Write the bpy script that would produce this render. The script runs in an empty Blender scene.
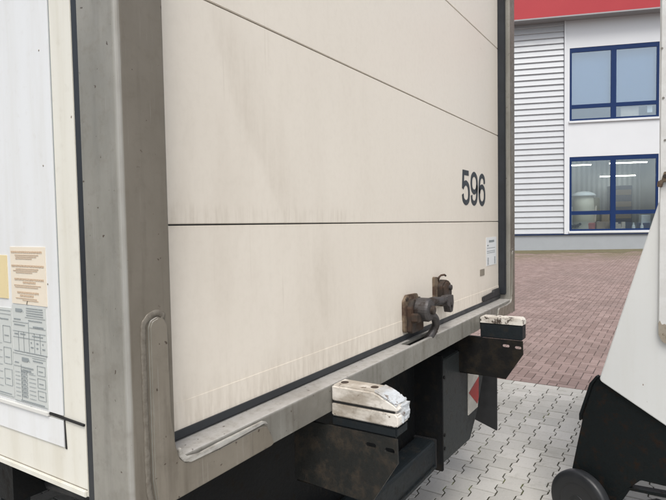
import bpy, bmesh, math, random
from mathutils import Vector, Matrix
random.seed(7)
S = bpy.context.scene
C = S.collection

# ------------------------------------------------------------------ camera
cam = bpy.data.cameras.new('camera'); camo = bpy.data.objects.new('camera', cam); C.objects.link(camo)
right = Vector((0.53493137, -0.84471766, -0.01733517))
down = Vector((-0.0471595, -0.00936641, -0.99884346))
fwd = Vector((0.84357834, 0.53513022, -0.04484685))
m = Matrix.Identity(4)
for i in range(3):
    m[i][0] = right[i]; m[i][1] = -down[i]; m[i][2] = -fwd[i]
m.translation = (-0.569, -0.77, 1.5)
camo.matrix_world = m
cam.sensor_width = 36; cam.sensor_fit = 'HORIZONTAL'; cam.lens = 544.4 / 666 * 36
cam.clip_start = 0.02; cam.clip_end = 3000
S.camera = camo
# ------------------------------------------------------------------ sky and sun
SUN_EL, SUN_AZ = math.radians(58), math.radians(215)      # azimuth of the sun as an angle from +X
w = bpy.data.worlds.new('World'); S.world = w; w.use_nodes = True
nt = w.node_tree; bg = nt.nodes['Background']
sky = nt.nodes.new('ShaderNodeTexSky'); sky.sky_type = 'NISHITA'; sky.sun_disc = False
sky.sun_elevation = SUN_EL; sky.sun_rotation = math.pi/2 - SUN_AZ
sky.air_density = 1.0; sky.dust_density = 4.0; sky.ozone_density = 1.0
hs = nt.nodes.new('ShaderNodeHueSaturation'); hs.inputs['Saturation'].default_value = 0.40
nt.links.new(sky.outputs[0], hs.inputs['Color']); nt.links.new(hs.outputs[0], bg.inputs[0])
bg.inputs[1].default_value = 0.13
sd = bpy.data.lights.new('sun', 'SUN'); so = bpy.data.objects.new('sun', sd); C.objects.link(so)
sd.energy = 1.4; sd.angle = math.radians(25); sd.color = (1, .96, .9)
so.rotation_euler = Vector((math.cos(SUN_EL)*math.cos(SUN_AZ), math.cos(SUN_EL)*math.sin(SUN_AZ), math.sin(SUN_EL))).to_track_quat('Z', 'Y').to_euler()
so.location = (-5, -5, 12)
S.view_settings.view_transform = 'Standard'; S.view_settings.look = 'None'
S.view_settings.gamma = 1; S.view_settings.use_curve_mapping = False
S.view_settings.exposure = 0.50
S.cycles.use_denoising = True
S.cycles.max_bounces = 8; S.cycles.transparent_max_bounces = 12

# ------------------------------------------------------------------ materials
class NT:
    def __init__(s, name):
        s.m = bpy.data.materials.new(name); s.m.use_nodes = True
        s.t = s.m.node_tree; s.b = s.t.nodes['Principled BSDF']
        s.co = s.t.nodes.new('ShaderNodeTexCoord').outputs['Object']
    def n(s, kind, **kw):
        x = s.t.nodes.new(kind)
        for k, v in kw.items(): setattr(x, k, v)
        return x
    def put(s, sock, v):
        if hasattr(v, 'is_output') or isinstance(v, bpy.types.NodeSocket): s.t.links.new(v, sock)
        else: sock.default_value = (*v, 1) if isinstance(v, tuple) and len(v) == 3 and sock.type == 'RGBA' else v
    def math(s, op, a, b=0.0, c=0.0):
        x = s.n('ShaderNodeMath', operation=op); s.put(x.inputs[0], a); s.put(x.inputs[1], b); s.put(x.inputs[2], c)
        return x.outputs[0]
    def noise(s, scale, detail=4, rough=.55, stretch=None, off=(0, 0, 0)):
        mp = s.n('ShaderNodeMapping'); mp.inputs['Scale'].default_value = stretch or (1, 1, 1); mp.inputs['Location'].default_value = off
        s.t.links.new(s.co, mp.inputs[0])
        x = s.n('ShaderNodeTexNoise'); x.inputs['Scale'].default_value = scale; x.inputs['Detail'].default_value = detail; x.inputs['Roughness'].default_value = rough
        s.t.links.new(mp.outputs[0], x.inputs['Vector'])
        return x.outputs[0]
    def ramp(s, f, a, b, lo=0.0, hi=1.0):
        x = s.n('ShaderNodeMapRange'); x.interpolation_type = 'SMOOTHSTEP'
        s.put(x.inputs[0], f); x.inputs[1].default_value = a; x.inputs[2].default_value = b; x.inputs[3].default_value = lo; x.inputs[4].default_value = hi
        return x.outputs[0]
    def mix(s, f, a, b):
        x = s.n('ShaderNodeMix', data_type='RGBA'); s.put(x.inputs[0], f); s.put(x.inputs[6], a); s.put(x.inputs[7], b)
        return x.outputs[2]
    def sep(s, v=None):
        x = s.n('ShaderNodeSeparateXYZ'); s.t.links.new(v or s.co, x.inputs[0]); return x.outputs
    def bump(s, f, strength=.2, dist=.002):
        x = s.n('ShaderNodeBump'); x.inputs['Strength'].default_value = strength; x.inputs['Distance'].default_value = dist
        s.t.links.new(f, x.inputs['Height']); s.t.links.new(x.outputs[0], s.b.inputs['Normal'])
    def out(s, col, rough=.5, metal=0.0, spec=.5):
        s.put(s.b.inputs['Base Color'], col); s.put(s.b.inputs['Roughness'], rough); s.put(s.b.inputs['Metallic'], metal)
        s.b.inputs['Specular IOR Level'].default_value = spec
        return s.m

def plain(name, col, rough=.5, metal=0.0, var=.12, scale=9, spec=.5):
    k = NT(name); f = k.noise(scale, 5)
    d = tuple(c*(1-var*2) for c in col); l = tuple(min(1, c*(1+var)) for c in col)
    return k.out(k.mix(f, d, l), k.ramp(f, .3, .7, max(.05, rough-.08), min(1, rough+.08)), metal, spec)

def m_door():
    k = NT('door_panel_paint')
    streak = k.noise(2.2, 5, .6, (3.2, 1, .8)); fine = k.noise(16, 6, .65, (4, 1, .5)); big = k.noise(1.6, 4, .55, (1, 1, .8), (3, 1, 5)); film = k.noise(60, 3, .6)
    x = k.sep()
    low = k.ramp(x[2], 1.02, 2.4, 1, .10)                     # painted shading, darker towards the foot; also weights the road dirt
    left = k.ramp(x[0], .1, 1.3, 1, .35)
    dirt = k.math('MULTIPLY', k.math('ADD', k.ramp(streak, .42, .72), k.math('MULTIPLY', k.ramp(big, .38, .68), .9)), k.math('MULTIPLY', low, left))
    dirt = k.math('ADD', k.math('MULTIPLY', dirt, .20), k.math('MULTIPLY', k.math('MULTIPLY', low, left), .10))  # second term is even shade painted into the lower left of the door
    dirt = k.math('ADD', dirt, k.math('MULTIPLY', k.ramp(fine, .5, .8), .05))
    dirt = k.math('ADD', dirt, k.math('MULTIPLY', k.ramp(film, .4, .75), .05))
    # a wiped grey smudge leaning across the two middle panels and a second one low down
    for ax_, az_, sl_, wd_, z_lo, z_hi, am in ((.30, 1.95, -.42, .10, 1.50, 2.02, .17), (.62, 1.50, -.30, .13, 1.16, 1.50, .14), (.98, 1.30, -.55, .22, 1.10, 1.34, .10)):
        lx = k.math('ADD', k.math('SUBTRACT', x[0], ax_), k.math('MULTIPLY', k.math('SUBTRACT', x[2], az_), -sl_))
        edge = k.math('ADD', lx, k.math('MULTIPLY', k.math('SUBTRACT', big, .5), .25))
        band = k.math('MULTIPLY', k.ramp(edge, -.015, .02), k.ramp(edge, .02, wd_+.06, 1, 0))
        band = k.math('MULTIPLY', band, k.math('MULTIPLY', k.ramp(x[2], z_lo, z_lo+.14), k.ramp(x[2], z_hi-.12, z_hi, 1, 0)))
        dirt = k.math('ADD', dirt, k.math('MULTIPLY', k.math('MULTIPLY', band, k.ramp(fine, .3, .65, .5, 1)), am))
    seam = k.math('MULTIPLY', k.ramp(k.math('ABSOLUTE', k.math('SUBTRACT', x[2], 1.525)), .004, .035, 1, 0), k.math('MULTIPLY', k.ramp(k.noise(9, 6, .7, (9, 1, .6)), .42, .7), k.ramp(k.noise(2.3, 2, .5, (1, 1, .1), (5, 0, 0)), .45, .7, .15, 2.2)))
    foot = k.math('MULTIPLY', k.ramp(x[2], 1.10, 1.22, 1, 0), k.ramp(fine, .36, .62))
    dirt = k.math('ADD', dirt, k.math('MULTIPLY', k.math('ADD', k.math('MULTIPLY', seam, .5), foot), .26))
    vo = k.n('ShaderNodeTexVoronoi', feature='DISTANCE_TO_EDGE'); vm = k.n('ShaderNodeMapping'); vm.inputs['Rotation'].default_value = (0, .5, 0); vm.inputs['Scale'].default_value = (9, 1, 1.1); k.t.links.new(k.co, vm.inputs[0])
    k.t.links.new(vm.outputs[0], vo.inputs['Vector']); vo.inputs['Scale'].default_value = 1.7
    scr = k.math('MULTIPLY', k.ramp(vo.outputs[0], .002, .009, 1, 0), k.ramp(k.noise(3.5, 4, .6, off=(2, 5, 3)), .60, .72))
    dirt = k.math('ADD', dirt, k.math('MULTIPLY', scr, .30))
    drip = k.math('MULTIPLY', k.ramp(k.noise(4, 2, .4, (34, 1, .7), (1, 0, 2)), .68, .78), k.ramp(k.noise(2.5, 3, .5, off=(9, 1, 2)), .5, .68))
    dirt = k.math('ADD', dirt, k.math('MULTIPLY', drip, .22))
    sp = k.noise(70, 1, .5, (1, 1, .8), (4, 2, 9)); spk = k.ramp(sp, .835, .86)
    c = k.mix(k.math('MINIMUM', dirt, 1.0), (.765, .712, .632), (.40, .34, .265))
    c = k.mix(spk, c, (.16, .10, .07))
    k.bump(k.math('ADD', k.noise(1.1, 2), k.math('MULTIPLY', k.noise(40, 3), .03)), .35, .02)
    return k.out(c, k.ramp(dirt, 0, .6, .36, .6))

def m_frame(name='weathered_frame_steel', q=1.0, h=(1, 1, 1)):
    k = NT(name)
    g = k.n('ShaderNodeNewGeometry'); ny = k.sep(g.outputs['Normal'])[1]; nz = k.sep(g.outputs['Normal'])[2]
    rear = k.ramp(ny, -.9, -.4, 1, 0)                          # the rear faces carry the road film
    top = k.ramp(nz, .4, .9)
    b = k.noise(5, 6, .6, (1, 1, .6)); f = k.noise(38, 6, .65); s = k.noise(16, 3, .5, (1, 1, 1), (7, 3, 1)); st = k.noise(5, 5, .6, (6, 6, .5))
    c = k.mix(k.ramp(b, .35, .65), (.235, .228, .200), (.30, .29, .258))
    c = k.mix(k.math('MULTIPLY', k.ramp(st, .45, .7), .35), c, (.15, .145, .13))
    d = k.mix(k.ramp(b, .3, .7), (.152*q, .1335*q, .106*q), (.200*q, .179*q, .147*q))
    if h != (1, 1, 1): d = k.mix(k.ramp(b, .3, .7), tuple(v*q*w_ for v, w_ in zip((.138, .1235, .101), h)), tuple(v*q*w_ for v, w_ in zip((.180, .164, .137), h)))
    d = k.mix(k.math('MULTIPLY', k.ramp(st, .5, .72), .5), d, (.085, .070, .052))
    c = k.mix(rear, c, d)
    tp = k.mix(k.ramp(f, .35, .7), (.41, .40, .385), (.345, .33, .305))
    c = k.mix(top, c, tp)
    c = k.mix(k.math('MULTIPLY', k.ramp(f, .50, .78), .28), c, (.12, .10, .078))
    px = k.sep(); corner_highlight = k.math('MULTIPLY', k.math('MULTIPLY', k.ramp(k.math('ABSOLUTE', k.math('SUBTRACT', px[0], .004)), .002, .007, 1, 0), k.ramp(px[1], .003, .010, 1, 0)), k.ramp(k.noise(14, 4, .6, (1, 1, .25)), .25, .6, .35, 1))  # highlight of the rounded post corner, painted as a pale strip broken by noise
    c = k.mix(k.math('MULTIPLY', corner_highlight, .7), c, (.40, .40, .38))
    c = k.mix(k.ramp(s, .72, .76), c, (.055, .038, .028))
    s2 = k.noise(75, 2, .5, off=(3, 1, 4)); c = k.mix(k.ramp(s2, .70, .74), c, (.07, .05, .038))
    sc = k.noise(3, 4, .7, (60, 60, 1.2), (1, 7, 2)); c = k.mix(k.math('MULTIPLY', k.ramp(sc, .62, .70), .35), c, (.36, .35, .33))
    pt = k.noise(2.6, 6, .68, (1, 1, 1.2), (8, 2, 6)); c = k.mix(k.math('MULTIPLY', k.ramp(pt, .56, .64), .22), c, (.105, .083, .060))
    k.bump(f, .25, .001)
    return k.out(c, k.ramp(f, .3, .7, .34, .58), .15)

def m_white_worn(name, base, amount, rust=(.10, .05, .03), thr=.55):
    k = NT(name)
    f = k.noise(26, 6, .68); g = k.noise(9, 4, .6, (1, 1, 2)); s = k.noise(70, 3, .6)
    c = k.mix(k.math('MULTIPLY', k.ramp(g, .40, .68), amount), base, (.27, .23, .18))
    c = k.mix(k.math('MULTIPLY', k.ramp(s, .5, .75), amount*.5), c, (.2, .17, .13))
    c = k.mix(k.ramp(f, thr+.04, thr+.10), c, rust)
    k.bump(f, .5, .003)
    return k.out(c, .55)

def m_wall(name, base, dirt):
    k = NT(name)
    st = k.noise(4, 5, .6, (1, 5, .5)); f = k.noise(45, 4, .6); sp = k.ramp(k.noise(55, 1, .5, (1, 1, .7), (2, 8, 1)), .80, .83)
    c = k.mix(k.math('MULTIPLY', k.ramp(st, .4, .75), dirt), base, tuple(v*q for v, q in zip(base, (.72, .68, .58))))
    c = k.mix(k.math('MULTIPLY', k.ramp(f, .55, .8), dirt*.5), c, (.42, .37, .30))
    c = k.mix(sp, c, (.2, .14, .1))
    return k.out(c, .32)

def m_rusty(name, base, rust, lo=.45, hi=.62, metal=.4, spec=.5):
    k = NT(name); f = k.noise(22, 6, .65); g = k.noise(90, 4, .6)
    c = k.mix(k.ramp(f, lo, hi), base, rust); c = k.mix(k.math('MULTIPLY', k.ramp(g, .5, .8), .5), c, tuple(v*.45 for v in rust))
    k.bump(g, .5, .002)
    return k.out(c, k.ramp(f, lo, hi, .5, .85), metal, spec)

def m_paver(name, dark, light, stain, bright=(.6, .6, .56), far=None):
    k = NT(name)
    g = k.n('ShaderNodeNewGeometry'); oi = k.n('ShaderNodeObjectInfo'); gp = k.sep(g.outputs['Position'])
    mp = k.n('ShaderNodeMapping'); k.t.links.new(g.outputs['Position'], mp.inputs[0]); k.co = mp.outputs[0]   # world coordinates: pieces share meshes
    r = k.math('FRACT', k.math('ADD', g.outputs['Random Per Island'], oi.outputs['Random']))
    c = k.mix(r, dark, light)
    b = k.noise(.9, 5, .6); f = k.noise(60, 5, .7); q = k.noise(7, 5, .65); gr = k.noise(160, 2, .6)
    c = k.mix(k.math('MULTIPLY', k.ramp(b, .45, .68), .4), c, stain)
    c = k.mix(k.math('MULTIPLY', k.ramp(q, .52, .74), .45), c, stain)
    c = k.mix(k.math('MULTIPLY', k.ramp(f, .52, .78), .5), c, tuple(v*.55 for v in dark))
    c = k.mix(k.math('MULTIPLY', k.ramp(gr, .58, .72), .3), c, bright)
    if far: c = k.mix(k.math('MULTIPLY', k.ramp(k.noise(1.5, 6, .7), .35, .62), k.ramp(k.math('ADD', gp[0], k.math('MULTIPLY', gp[1], .37)), 17.0, 22.5, 0, .9)), c, far)
    k.bump(f, .35, .002)
    return k.out(c, .85, 0, .25)

def m_brick_sheet(name, joint, dark, light):
    k = NT(name)
    x = k.n('ShaderNodeTexBrick'); x.inputs['Scale'].default_value = 2.5; x.inputs['Color1'].default_value = (*dark, 1); x.inputs['Color2'].default_value = (*light, 1); x.inputs['Mortar'].default_value = (*joint, 1)
    x.inputs['Mortar Size'].default_value = .012
    k.t.links.new(k.co, x.inputs['Vector'])
    return k.out(k.mix(k.math('MULTIPLY', k.noise(1.2, 5), .4), x.outputs[0], joint), .9, 0, .2)

def m_glass(name, fac):
    k = NT(name)
    k.t.nodes.remove(k.b); o = k.t.nodes['Material Output']
    tr = k.n('ShaderNodeBsdfTransparent'); tr.inputs[0].default_value = (.86, .91, .93, 1)
    gl = k.n('ShaderNodeBsdfGlossy'); gl.inputs['Roughness'].default_value = .01; gl.inputs[0].default_value = (.80, .90, 1, 1)
    bp = k.n('ShaderNodeBump'); bp.inputs['Strength'].default_value = .05; bp.inputs['Distance'].default_value = .02; k.t.links.new(k.noise(1.3, 1), bp.inputs['Height']); k.t.links.new(bp.outputs[0], gl.inputs['Normal'])
    mx = k.n('ShaderNodeMixShader'); mx.inputs[0].default_value = fac
    k.t.links.new(tr.outputs[0], mx.inputs[1]); k.t.links.new(gl.outputs[0], mx.inputs[2]); k.t.links.new(mx.outputs[0], o.inputs[0])
    return k.m

def m_emit(name, col, s):
    k = NT(name); k.put(k.b.inputs['Emission Color'], col); k.b.inputs['Emission Strength'].default_value = s
    return k.out(col, .5)

def m_stripes():
    k = NT('ribbed_inner_wall'); wv = k.n('ShaderNodeTexWave'); wv.inputs['Scale'].default_value = 1.5; wv.bands_direction = 'X'
    k.t.links.new(k.co, wv.inputs[0])
    return k.out(k.mix(wv.outputs[1], (.30, .33, .36), (.54, .57, .60)), .6)

def m_joint():
    k = NT('sandy_joint_fill'); f = k.noise(2.2, 4, .65); g = k.noise(40, 3)
    return k.out(k.mix(k.ramp(f, .55, .66), k.mix(g, (.03, .028, .02), (.07, .065, .048)), (.11, .13, .03)), .95, 0, .2)

M = dict(
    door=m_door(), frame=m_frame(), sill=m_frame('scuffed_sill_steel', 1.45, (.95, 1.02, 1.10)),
    seal=plain('black_rubber_seal', (.018, .022, .028), .42, 0, .25, 20),
    rubber=plain('matt_black_rubber', (.022, .023, .025), .6, 0, .25, 25),
    gap=plain('dark_gap', (.012, .012, .012), .8),
    cream=m_wall('cream_wall_paint', (.72, .705, .635), .38), film=m_wall('white_wall_sheet', (.74, .755, .765), .25),
    bright=plain('bright_aluminium_edge', (.80, .80, .77), .3, .3, .06),
    chassis=m_rusty('black_chassis_paint', (.010, .011, .012), (.022, .018, .014), .50, .75, .0, .12),
    slate=m_rusty('dark_slate_paint', (.011, .015, .018), (.018, .017, .015), .5, .75, .0, .25),
    bracket=m_rusty('dirty_bracket_steel', (.020, .021, .020), (.050, .040, .030), .46, .72, .1, .25),
    darkbracket=m_rusty('dark_bracket_steel', (.012, .012, .012), (.024, .020, .015), .42, .68, .0, .12),
    wornwhite=m_white_worn('worn_white_plastic', (.70, .67, .62), .85, (.12, .085, .06), .57),
    wornwhite2=m_white_worn('scuffed_white_top', (.66, .63, .58), .8, (.06, .045, .035), .50),
    scuff=m_white_worn('bare_scuffed_metal', (.50, .53, .56), .6, (.17, .14, .12), .52),
    panelgrey=m_rusty('charcoal_panel_paint', (.030, .035, .036), (.040, .038, .034), .5, .75, .0, .3),
    iron=m_rusty('worn_cast_iron', (.085, .080, .080), (.045, .033, .027), .48, .68, .6),
    ironb=m_rusty('rusty_iron', (.040, .033, .028), (.075, .045, .030), .42, .66, .3),
    tarn=m_rusty('tarnished_plate_edge', (.20, .155, .11), (.085, .052, .036), .42, .62, .3),
    ink=plain('dark_blue_grey_ink', (.028, .036, .045), .45, 0, .1),
    print=plain('grey_print', (.27, .30, .31), .6, 0, .1), printb=plain('brown_print', (.56, .43, .31), .6, 0, .1),
    beige=plain('beige_sticker_vinyl', (.77, .695, .575), .45, 0, .05, 5), yellow=plain('yellow_sticker_vinyl', (.74, .62, .36), .45, 0, .05, 5),
    greysheet=plain('pale_grey_sheet', (.56, .585, .565), .4, 0, .04, 5), whitesheet=plain('white_paper_label', (.78, .80, .81), .4, 0, .03, 5),
    tag=plain('grey_brown_tag', (.30, .27, .22), .5, .2, .2, 60),
    red=plain('red_reflective_sheet', (.42, .05, .045), .5, 0, .35, 30), hazwhite=plain('dirty_white_reflective_sheet', (.55, .53, .48), .45, 0, .2, 30),
    grey=m_paver('grey_concrete_paver', (.42, .41, .38), (.55, .535, .50), (.31, .295, .255)),
    brick=m_paver('red_concrete_paver', (.215, .156, .140), (.315, .236, .216), (.19, .148, .135), (.44, .37, .35), (.165, .14, .085)),
    greybase=m_joint(), redbase=plain('dark_joint_fill', (.085, .066, .058), .95, 0, .3, 14),
    asphalt=plain('asphalt_ground', (.09, .09, .088), .9, 0, .2, 3),
    moss=plain('mossy_gravel', (.16, .14, .075), .95, 0, .35, 6),
    slat=plain('white_aluminium_cladding', (.50, .525, .55), .38, .05, .07, 1.1), fac=plain('white_facade_panel', (.70, .725, .75), .45, 0, .03, 1.2),
    redfascia=plain('red_fascia_panel', (.42, .024, .033), .4, 0, .05, .8), soffit=plain('grey_soffit', (.34, .34, .35), .6, 0, .06, 2),
    plinth=plain('grey_plinth_render', (.36, .385, .41), .8, 0, .07, 2.5), blue=plain('deep_blue_window_frame', (.010, .032, .115), .45, 0, .1, 3, .2),
    glass=m_glass('reflective_window_glass', .17), glassup=m_glass('sky_reflecting_window_glass', .20),
    sky_sheet=plain('painted_sky_reflection', (.13, .20, .34), .8, 0, .05, 1), room=plain('pale_grey_room', (.36, .37, .37), .8, 0, .05, 1), stripes=m_stripes(),
    lamp=m_emit('lit_lamp_tube', (1, .93, .78), 7),
    mwhite=m_wall('white_machine_paint', (.66, .68, .68), .10), mblack=m_rusty('black_machine_paint', (.009, .012, .013), (.022, .014, .010), .5, .72, .1, .12),
    cover=m_white_worn('stained_white_cover', (.66, .675, .675), .12, (.36, .33, .28), .7), dirty=m_white_worn('grime_edge', (.32, .29, .24), .8, (.12, .09, .06), .52),
    tyre=plain('black_tyre', (.020, .022, .025), .42, 0, .2, 20), rim=plain('dark_wheel_rim', (.028, .030, .032), .5, .2, .3, 20),
    tank=plain('beige_tank_shell', (.62, .57, .44), .6, 0, .08, 4), tankd=plain('olive_tank_shell', (.17, .15, .08), .6, 0, .3, 6), white=plain('white_plastic', (.75, .75, .73), .5, 0, .03), pink=plain('red_plastic', (.5, .12, .09), .5), card=plain('brown_cardboard', (.36, .25, .15), .8), dark=plain('black_cloth', (.02, .02, .022), .8),
    grill=plain('zinc_bolt', (.3, .29, .27), .4, .6, .2, 30), tan=plain('tan_sheet', (.62, .52, .42), .7),
)

# ------------------------------------------------------------------ mesh helpers
def box(bm, x0, x1, y0, y1, z0, z1):
    v = [bm.verts.new((x, y, z)) for x in (x0, x1) for y in (y0, y1) for z in (z0, z1)]
    for f in ((0, 1, 3, 2), (4, 6, 7, 5), (0, 4, 5, 1), (2, 3, 7, 6), (0, 2, 6, 4), (1, 5, 7, 3)): bm.faces.new([v[i] for i in f])
    return bm
def fillet(pts, radii, n=5):
    out = []
    N = len(pts)
    for i, p in enumerate(pts):
        r = radii[i] if not isinstance(radii, (int, float)) else radii
        p = Vector(p); a = (Vector(pts[i-1])-p); b = (Vector(pts[(i+1) % N])-p)
        if r <= 0: out.append(tuple(p)); continue
        ang = a.angle(b); t = min(r/math.tan(ang/2), a.length*.48, b.length*.48)
        s, e = p+a.normalized()*t, p+b.normalized()*t
        for j in range(n+1):
            u = j/n; out.append(tuple(s.lerp(p, u).lerp(p.lerp(e, u), u)))
    return out
def P3(ax, a, b, c):            # 2D outline + depth along axis ax
    return (c, a, b) if ax == 0 else (a, c, b) if ax == 1 else (a, b, c)
def prism(bm, poly, ax, c0, c1, holes=()):
    loops = [poly]+list(holes)
    if holes:
        edges = []; rings = []
        for L in loops:
            vs = [bm.verts.new(P3(ax, p[0], p[1], c0)) for p in L]; rings.append(vs)
            edges += [bm.edges.new((vs[i], vs[(i+1) % len(vs)])) for i in range(len(vs))]
        r = bmesh.ops.triangle_fill(bm, use_beauty=True, edges=edges)
        faces = [g for g in r['geom'] if isinstance(g, bmesh.types.BMFace)]
        ex = bmesh.ops.extrude_face_region(bm, geom=faces, use_keep_orig=True)
        d = Vector(P3(ax, 0, 0, c1-c0))
        for g in ex['geom']:
            if isinstance(g, bmesh.types.BMVert): g.co += d
        return bm
    a = [bm.verts.new(P3(ax, p[0], p[1], c0)) for p in poly]; b = [bm.verts.new(P3(ax, p[0], p[1], c1)) for p in poly]
    n = len(poly)
    bm.faces.new(a); bm.faces.new(b[::-1])
    for i in range(n): bm.faces.new((a[i], b[i], b[(i+1) % n], a[(i+1) % n]))
    return bm
def lathe(bm, prof, origin, axis, n=32):      # prof: (radius, along)
    axis = Vector(axis).normalized(); o = Vector(origin)
    u = axis.orthogonal().normalized(); v = axis.cross(u)
    rings = []
    for r, h in prof:
        rings.append([bm.verts.new(o+axis*h+(u*math.cos(2*math.pi*k/n)+v*math.sin(2*math.pi*k/n))*max(r, 1e-4)) for k in range(n)])
    for a, b in zip(rings, rings[1:]):
        for k in range(n): bm.faces.new((a[k], a[(k+1) % n], b[(k+1) % n], b[k]))
    bm.faces.new(rings[0][::-1]); bm.faces.new(rings[-1])
    return bm
def tube(bm, pts, rad, n=10):
    pts = [Vector(p) for p in pts]; rings = []; rad = rad if isinstance(rad, (list, tuple)) else [rad]*len(pts)
    up = Vector((0, 1, .01))
    for i, p in enumerate(pts):
        t = (pts[min(i+1, len(pts)-1)]-pts[max(i-1, 0)]).normalized(); u = up.cross(t).normalized(); v = t.cross(u)
        rings.append([bm.verts.new(p+(u*math.cos(2*math.pi*k/n)+v*math.sin(2*math.pi*k/n))*rad[i]) for k in range(n)])
    for a, b in zip(rings, rings[1:]):
        for k in range(n): bm.faces.new((a[k], a[(k+1) % n], b[(k+1) % n], b[k]))
    bm.faces.new(rings[0][::-1]); bm.faces.new(rings[-1])
    return bm
def smoothpath(pts, n=8):
    P = [Vector(p) for p in pts]; P = [2*P[0]-P[1]]+P+[2*P[-1]-P[-2]]; out = []
    for i in range(1, len(P)-2):
        a, b, c, d = P[i-1:i+3]
        for j in range(n):
            t = j/n; out.append(.5*((2*b)+(c-a)*t+(2*a-5*b+4*c-d)*t*t+(3*b-a-3*c+d)*t**3))
    out.append(P[-2]); return out
def obj(name, bm, mat, parent=None, bev=0, smooth=False, seg=2):
    bmesh.ops.recalc_face_normals(bm, faces=bm.faces)
    if bev:
        ed = [e for e in bm.edges if len(e.link_faces) == 2 and e.calc_face_angle() > .5]
        bmesh.ops.bevel(bm, geom=ed, offset=bev, segments=seg, affect='EDGES', clamp_overlap=True)
    me = bpy.data.meshes.new(name); bm.to_mesh(me); bm.free(); me.materials.append(mat)
    if smooth:
        for p in me.polygons: p.use_smooth = True
    return link(name, me, parent)
def link(name, me, parent=None, loc=None):
    o = bpy.data.objects.new(name, me); C.objects.link(o)
    if parent:
        o.parent = parent; o.matrix_parent_inverse = Matrix.Translation(-wloc(parent)) if wrot(parent) is None else wrot(parent).inverted()
    if loc: o.location = loc
    return o
ROOT = {}
def wrot(p):
    while p.parent: p = p.parent
    return ROOT.get(p.name)
def wloc(p):
    return Vector(p.location) if not p.parent else Vector((0, 0, 0))
def thing(name, label, cat, loc, group=None):
    o = bpy.data.objects.new(name, None); C.objects.link(o); o.location = loc; o.empty_display_size = .2
    o['label'] = label; o['category'] = cat
    if group: o['group'] = group
    return o
def tag(o, label, cat=None, group=None, kind=None):
    if label: o['label'] = label
    if cat: o['category'] = cat
    if group: o['group'] = group
    if kind: o['kind'] = kind
    return o
B = bmesh.new
def bx(*a): return box(B(), *a)

# ================================================================== GROUND
X_EDGE = 4.655; SLOPE = .02
def gz(x): return max(0.0, (x-X_EDGE)*SLOPE)
bm = B(); vs = [bm.verts.new((x, y, -.09)) for x, y in ((-900, -900), (900, -900), (900, 900), (-900, 900))]; bm.faces.new(vs)
tag(obj('ground', bm, M['asphalt']), 'dark asphalt ground around the paved yard', None, None, 'structure')
# --- grey double-T pavers
gp = obj('grey_paving', bx(-3.2, X_EDGE-.003, -5, 7, -.085, -.0045), M['greybase']); tag(gp, 'pale grey concrete block paving under the truck', None, None, 'structure')
L_, W_, A_ = .162, .123, .0105
def tpaver(bm, cx, cy, inset=.0036, half=False):
    xs = [(-.5, 1), (-.32, 1), (-.18, -1), (.18, -1), (.32, 1), (.5, 1)]
    if half: xs = [(-.5, 1), (-.32, 1), (-.18, -1), (0, -1)]
    def ring(ins, z):
        rt = [(x*L_ + (ins if x == -.5 else -ins if x == .5 else 0), W_/2+s*A_-ins) for x, s in xs]
        pts = rt[::-1]+[(x, -y) for x, y in rt]
        return [bm.verts.new((cx+x, cy+y, z)) for x, y in pts]
    a = ring(inset*.8, -.010); b = ring(inset, -.002); c = ring(inset*1.5, 0)
    n = len(a)
    for k in range(n):
        bm.faces.new((a[k], a[(k+1) % n], b[(k+1) % n], b[k])); bm.faces.new((b[k], b[(k+1) % n], c[(k+1) % n], c[k]))
    bm.faces.new(c)
COURSE0 = X_EDGE-.226
bm = B(); tpaver(bm, 0, 0); bmesh.ops.recalc_face_normals(bm, faces=bm.faces)
pm = bpy.data.meshes.new('paver'); bm.to_mesh(pm); bm.free(); pm.materials.append(M['grey'])
rest = B(); n_ind = 0
for j in range(-40, 57):
    y = j*W_+.02
    for i in range(0, 48):
        x = COURSE0-.003-L_/2-i*L_-(L_/2 if j % 2 else 0)
        if x < -3 or y < -4.6 or y > 6.6: continue
        if 1.9 < x and 5 < math.degrees(math.atan2(y+.77, x+.569)) < 24.5:
            o = link('paver', pm, gp, (x, y, random.uniform(-.0012, .0008))); n_ind += 1
            o.rotation_euler = (random.gauss(0, .005), random.gauss(0, .005), random.gauss(0, .010))
        else: tpaver(rest, x, y)
bm = B(); tpaver(bm, 0, 0, half=True); bmesh.ops.recalc_face_normals(bm, faces=bm.faces)
hm = bpy.data.meshes.new('half_paver'); bm.to_mesh(hm); bm.free(); hm.materials.append(M['grey'])
for j in range(-39, 57, 2):            # half stones closing every second column against the border course
    y = j*W_+.02
    if -.4 < y < 1.35: link('half_paver', hm, gp, (COURSE0-.003, y, -.001))
    else: tpaver(rest, COURSE0-.003, y, half=True)
tag(obj('outer_pavers', rest, M['grey'], gp), None, None, None, 'stuff')
# border courses of rectangular stones
bm = B(); box(bm, -.0525, .0525, -.0965, .0965, -.012, -.0005); bmesh.ops.recalc_face_normals(bm, faces=bm.faces)
bmesh.ops.bevel(bm, geom=[e for e in bm.edges if all(v.co.z > -.01 for v in e.verts)], offset=.002, segments=1, affect='EDGES')
cm = bpy.data.meshes.new('border_stone'); bm.to_mesh(cm); bm.free(); cm.materials.append(M['grey'])
rest = B()
for r_ in (0, 1):
    for j in range(-24, 34):
        y = j*.2+(.1 if r_ else .03); x = X_EDGE-.0575-r_*.112
        if -1.1 < y < 1.9: o = link('border_stone', cm, gp, (x, y, random.uniform(-.001, .0008)))
        else: box(rest, x-.0525, x+.0525, y-.0965, y+.0965, -.012, -.0005)
tag(obj('outer_border_stones', rest, M['grey'], gp), None, None, None, 'stuff')
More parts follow.
